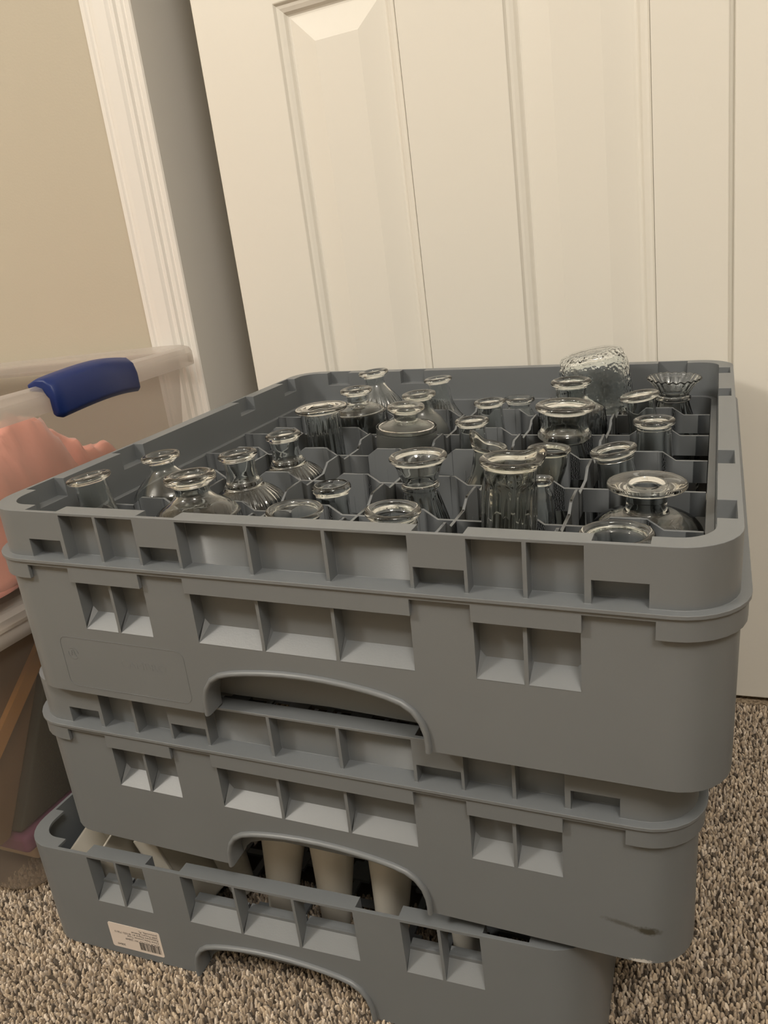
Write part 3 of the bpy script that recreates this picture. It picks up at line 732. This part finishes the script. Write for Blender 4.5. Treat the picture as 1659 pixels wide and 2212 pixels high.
# leaning white ceramic boxes at the left
def white_box(cx, cy, cz, sx, sy, sz, rot, label, m=M_WHITE):
    t = .003; mb = MB()
    mb.box((-sx/2, -sy/2, 0), (sx/2, sy/2, t)); mb.box((-sx/2, -sy/2, 0), (-sx/2+t, sy/2, sz)); mb.box((sx/2-t, -sy/2, 0), (sx/2, sy/2, sz))
    mb.box((-sx/2, -sy/2, 0), (sx/2, -sy/2+t, sz)); mb.box((-sx/2, sy/2-t, 0), (sx/2, sy/2, sz))
    o = link('ceramic_planter', mb.me('ceramic_planter'), m); bev(o, .0012, 2)
    o.matrix_world = Matrix.Translation(low((cx/1e3, cy/1e3, cz/1e3))) @ Matrix.Rotation(rot[2], 4, 'Z') @ Matrix.Rotation(rot[1], 4, 'Y') @ Matrix.Rotation(rot[0], 4, 'X')
    tag(o, label, 'planter'); return o
white_box(-178, -196, 20, .058, .058, .072, (.10, -.42, .15), 'square white ceramic planter leaning at the left end of the lowest rack')
white_box(-112, -180, 13, .030, .060, .084, (.0, -.5, -.1), 'narrow grey-white ceramic planter leaning beside the square white one')

# ================================================================= storage totes at the left
def rrect(x0, x1, y0, y1, r, n=6):
    P = []
    for cx, cy, a0 in ((x1-r, y0+r, -90), (x1-r, y1-r, 0), (x0+r, y1-r, 90), (x0+r, y0+r, 180)):
        P += [(cx+r*math.cos(math.radians(a0+k*90/n)), cy+r*math.sin(math.radians(a0+k*90/n))) for k in range(n+1)]
    return P
def loft(rings, close_bottom=True, close_top=False):
    n = len(rings[0]); V = []; F = []
    for R in rings: V += R
    for i in range(len(rings)-1):
        for k in range(n): F.append((i*n+k, i*n+(k+1) % n, (i+1)*n+(k+1) % n, (i+1)*n+k))
    if close_bottom: F.append(tuple(range(n-1, -1, -1)))
    if close_top: F.append(tuple((len(rings)-1)*n+k for k in range(n)))
    return V, F
def tote_body(x0, x1, y0, y1, z0, z1, taper, r=.03, name='tote_body'):
    R = [[(x, y, z0+.004) for x, y in rrect(x0+taper+.006, x1-taper-.006, y0+taper+.006, y1-taper-.006, r)],
         [(x, y, z0+.012) for x, y in rrect(x0+taper, x1-taper, y0+taper, y1-taper, r)],
         [(x, y, z1) for x, y in rrect(x0, x1, y0, y1, r)]]
    V, F = loft(R); return pydata(name, V, F)
def rim_mesh(x0, x1, y0, y1, z, h, out, r=.03, gap=None, name='tote_rim'):
    prof = [(-.001, z-h*.9), (-.001, z-.004), (.0, z), (out*.5, z+.0035), (out*.85, z+.001), (out, z-.005), (out, z-h), (out-.002, z-h), (out-.003, z-.008), (.002, z-.004)]
    R = []
    for o_, zz in prof: R.append([(x, y, zz) for x, y in rrect(x0-o_, x1+o_, y0-o_, y1+o_, r+max(o_, 0))])
    V, F = loft(R+[R[0]], False)
    if gap:
        n = len(R[0]); keep = []
        for f in F:
            cy = sum(V[i][1] for i in f)/len(f); cx = sum(V[i][0] for i in f)/len(f)
            keep.append(f)
        F = keep
    return pydata(name, V, F)
# topmost tote, open, pink fabric inside, blue handle
XE, YN, YF = -.338, -.225, .255; ZT = .480
tt = tag(empty('storage_tote', (XE, 0, .30)), 'open clear plastic tote with a blue end handle, topmost of the left stack', 'storage tote')
TM = Matrix(((1, -.20, 0, -.020), (0, 1, 0, 0), (0, 0, 1, 0), (0, 0, 0, 1)))   # its end wall stands at an angle to the racks
def tp(name, me, m, smooth=True, mod=None):
    me.transform(TM); me.transform(Matrix.Translation((-XE, 0, -.30))); return link(name, me, m, tt, smooth)
tp('tote_body', tote_body(-1.0, XE, YN, YF, .302, ZT-.004, .018, .045), M_TOTE, False)
tp('tote_rim', rim_mesh(-1.0, XE, YN, YF, ZT+.002, .021, .020, .045), M_TRIMR, False)
def handle():
    # grip that follows the end rim and bows up in the middle
    N = 26; prof = []; V = []; F = []
    y0, y1 = -.092, .062
    sec = [(-.006, .004), (.006, .0085), (.018, .0075), (.026, .001), (.029, -.010), (.029, -.026), (.024, -.031), (.020, -.028), (.020, -.012), (.014, -.005), (-.004, -.003)]
    for i in range(N+1):
        t_ = i/N; y = y0+(y1-y0)*t_; bow = math.sin(PI*min(max(t_, 0), 1))
        zz = ZT+.0035+.0055*bow; xo = XE+.004+.010*bow
        sc_ = 1.0 if 0 < i < N else .9
        for a, b in sec: V.append((xo+a*sc_, y, zz+b*sc_))
    m = len(sec)
    for i in range(N):
        for j in range(m): F.append((i*m+j, i*m+(j+1) % m, (i+1)*m+(j+1) % m, (i+1)*m+j))
    F.append(tuple(range(m-1, -1, -1))); F.append(tuple(N*m+j for j in range(m)))
    me = pydata('handle', V, F)
    bm = bmesh.new(); bm.from_mesh(me); bmesh.ops.recalc_face_normals(bm, faces=bm.faces); bm.to_mesh(me)
    o = tp('handle', me, M_BLUE); o['label'] = 'dark blue rubbery grip'
    s = o.modifiers.new('b', 'BEVEL'); s.width = .0025; s.segments = 3; s.limit_method = 'ANGLE'; s.angle_limit = math.radians(40)
handle()
def cloth():
    rng = random.Random(4); nx, ny = 90, 80; V = []; F = []
    x0, x1, y0, y1 = -.78, XE-.022, -.20, .13
    from mathutils import noise
    for i in range(nx+1):
        for j in range(ny+1):
            x = x0+(x1-x0)*i/nx; y = y0+(y1-y0)*j/ny
            e = min(min(i, nx-i)/8, min(j, ny-j)/10, 1)
            q = Vector((x*13, y*13, 1.7)); rdg = 1-abs(noise.noise(q)*2)
            q2 = Vector((x*34+3, y*30, 5.1)); r2 = 1-abs(noise.noise(q2)*2)
            big = math.exp(-((y+.05)/.11)**2)
            z = .316+.045*e+.045*big*e+.026*rdg*e+.010*r2*e+.006*noise.noise(q*4)*e
            F12 = noise.voronoi(Vector((x*16+.6*rdg, y*14+.5*r2, 2.2)))[0]; z += .050*min(F12[1]-F12[0], .45)*e-.006
            V.append((x+.006*noise.noise(q*2), y+.006*noise.noise(q2), z))
    for i in range(nx):
        for j in range(ny):
            a = i*(ny+1)+j; F.append((a, a+ny+1, a+ny+2, a+1))
    me = pydata('pink_fabric', V, F); me.transform(TM)
    o = link('pink_fabric', me, M_PINK, None, True)
    nt = M_PINK.node_tree; tint_noise(M_PINK, (.86, .38, .30), (.86, .56, .41), 9.0, .55, .75, 1.0)
    s = o.modifiers.new('s', 'SOLIDIFY'); s.thickness = .0012
    tag(o, 'crumpled salmon pink fabric heaped inside the open tote', 'fabric')
cloth()
# lower tote, closed, things showing through its side
XM = -.356
tm = tag(empty('storage_tote', (XM, 0, 0)), 'tall murky clear tote with closed lid, lower one of the left stack', 'storage tote')
def part_of(t_, name, me, m, smooth=False):
    l = t_.location; me.transform(Matrix.Translation((-l[0], -l[1], -l[2]))); return link(name, me, m, t_, smooth)
part_of(tm, 'tote_body', tote_body(-1.0, XM, -.230, .262, .0, .272, .004, .035), M_MURK, False)
part_of(tm, 'tote_rim', rim_mesh(-1.0, XM, -.230, .262, .276, .014, .010, .035), M_TRIMP, True)
V, F = loft([[(x, y, z) for x, y in rrect(-1.0-o_, XM+o_, -.230-o_, .262+o_, .035)] for o_, z in ((.011, .277), (.013, .281), (.013, .288), (.008, .292), (.002, .293), (-.002, .2975))], True, True)
part_of(tm, 'tote_lid', pydata('tote_lid', V, F), M_TRIMP, False)
V, F = extrude_poly([(-.224, .058), (-.208, .058), (-.140, .172), (-.09, .262), (-.224, .262)], -.95, -.392)
o = link('cardboard_box', pydata('cardboard_box', [(z, x, y) for x, y, z in V], F), M_BROWN); bev(o, .002)
tag(o, 'brown cardboard box with a slanting edge showing through the side of the lower tote', 'box')
o = link('wooden_slat', MB().box((-.0035, -.1, -.007), (.0035, .1, .007)).me('wooden_slat'), M_ORANGE)
o.matrix_world = Matrix.Translation((-.388, -.185, .166)) @ Matrix.Rotation(math.radians(40), 4, 'X')
tag(o, 'orange-brown wooden slat slanting inside the lower tote', 'slat')
o = link('folded_cloth', MB().box((-.90, -.205, .036), (-.378, .03, .056)).me('folded_cloth'), M_PURP); bev(o, .006, 3)
tag(o, 'dull purple folded cloth low inside the lower tote', 'cloth')
o = link('folded_cloth', MB().box((-.90, -.185, .008), (-.395, .02, .035)).me('folded_cloth'), M_CREAMF); bev(o, .006, 3)
tag(o, 'beige folded cloth at the bottom of the lower tote', 'cloth')
V, F = extrude_poly([(-.201, .058), (.22, .058), (.22, .25), (-.092, .25), (-.135, .172)], -.95, -.386)
o = link('folded_cloth', pydata('folded_cloth', [(z, x, y) for x, y, z in V], F), M_GREEN); bev(o, .003, 2)
tag(o, 'dark green folded cloth inside the lower tote behind the box', 'cloth')
bpy.context.view_layer.update()
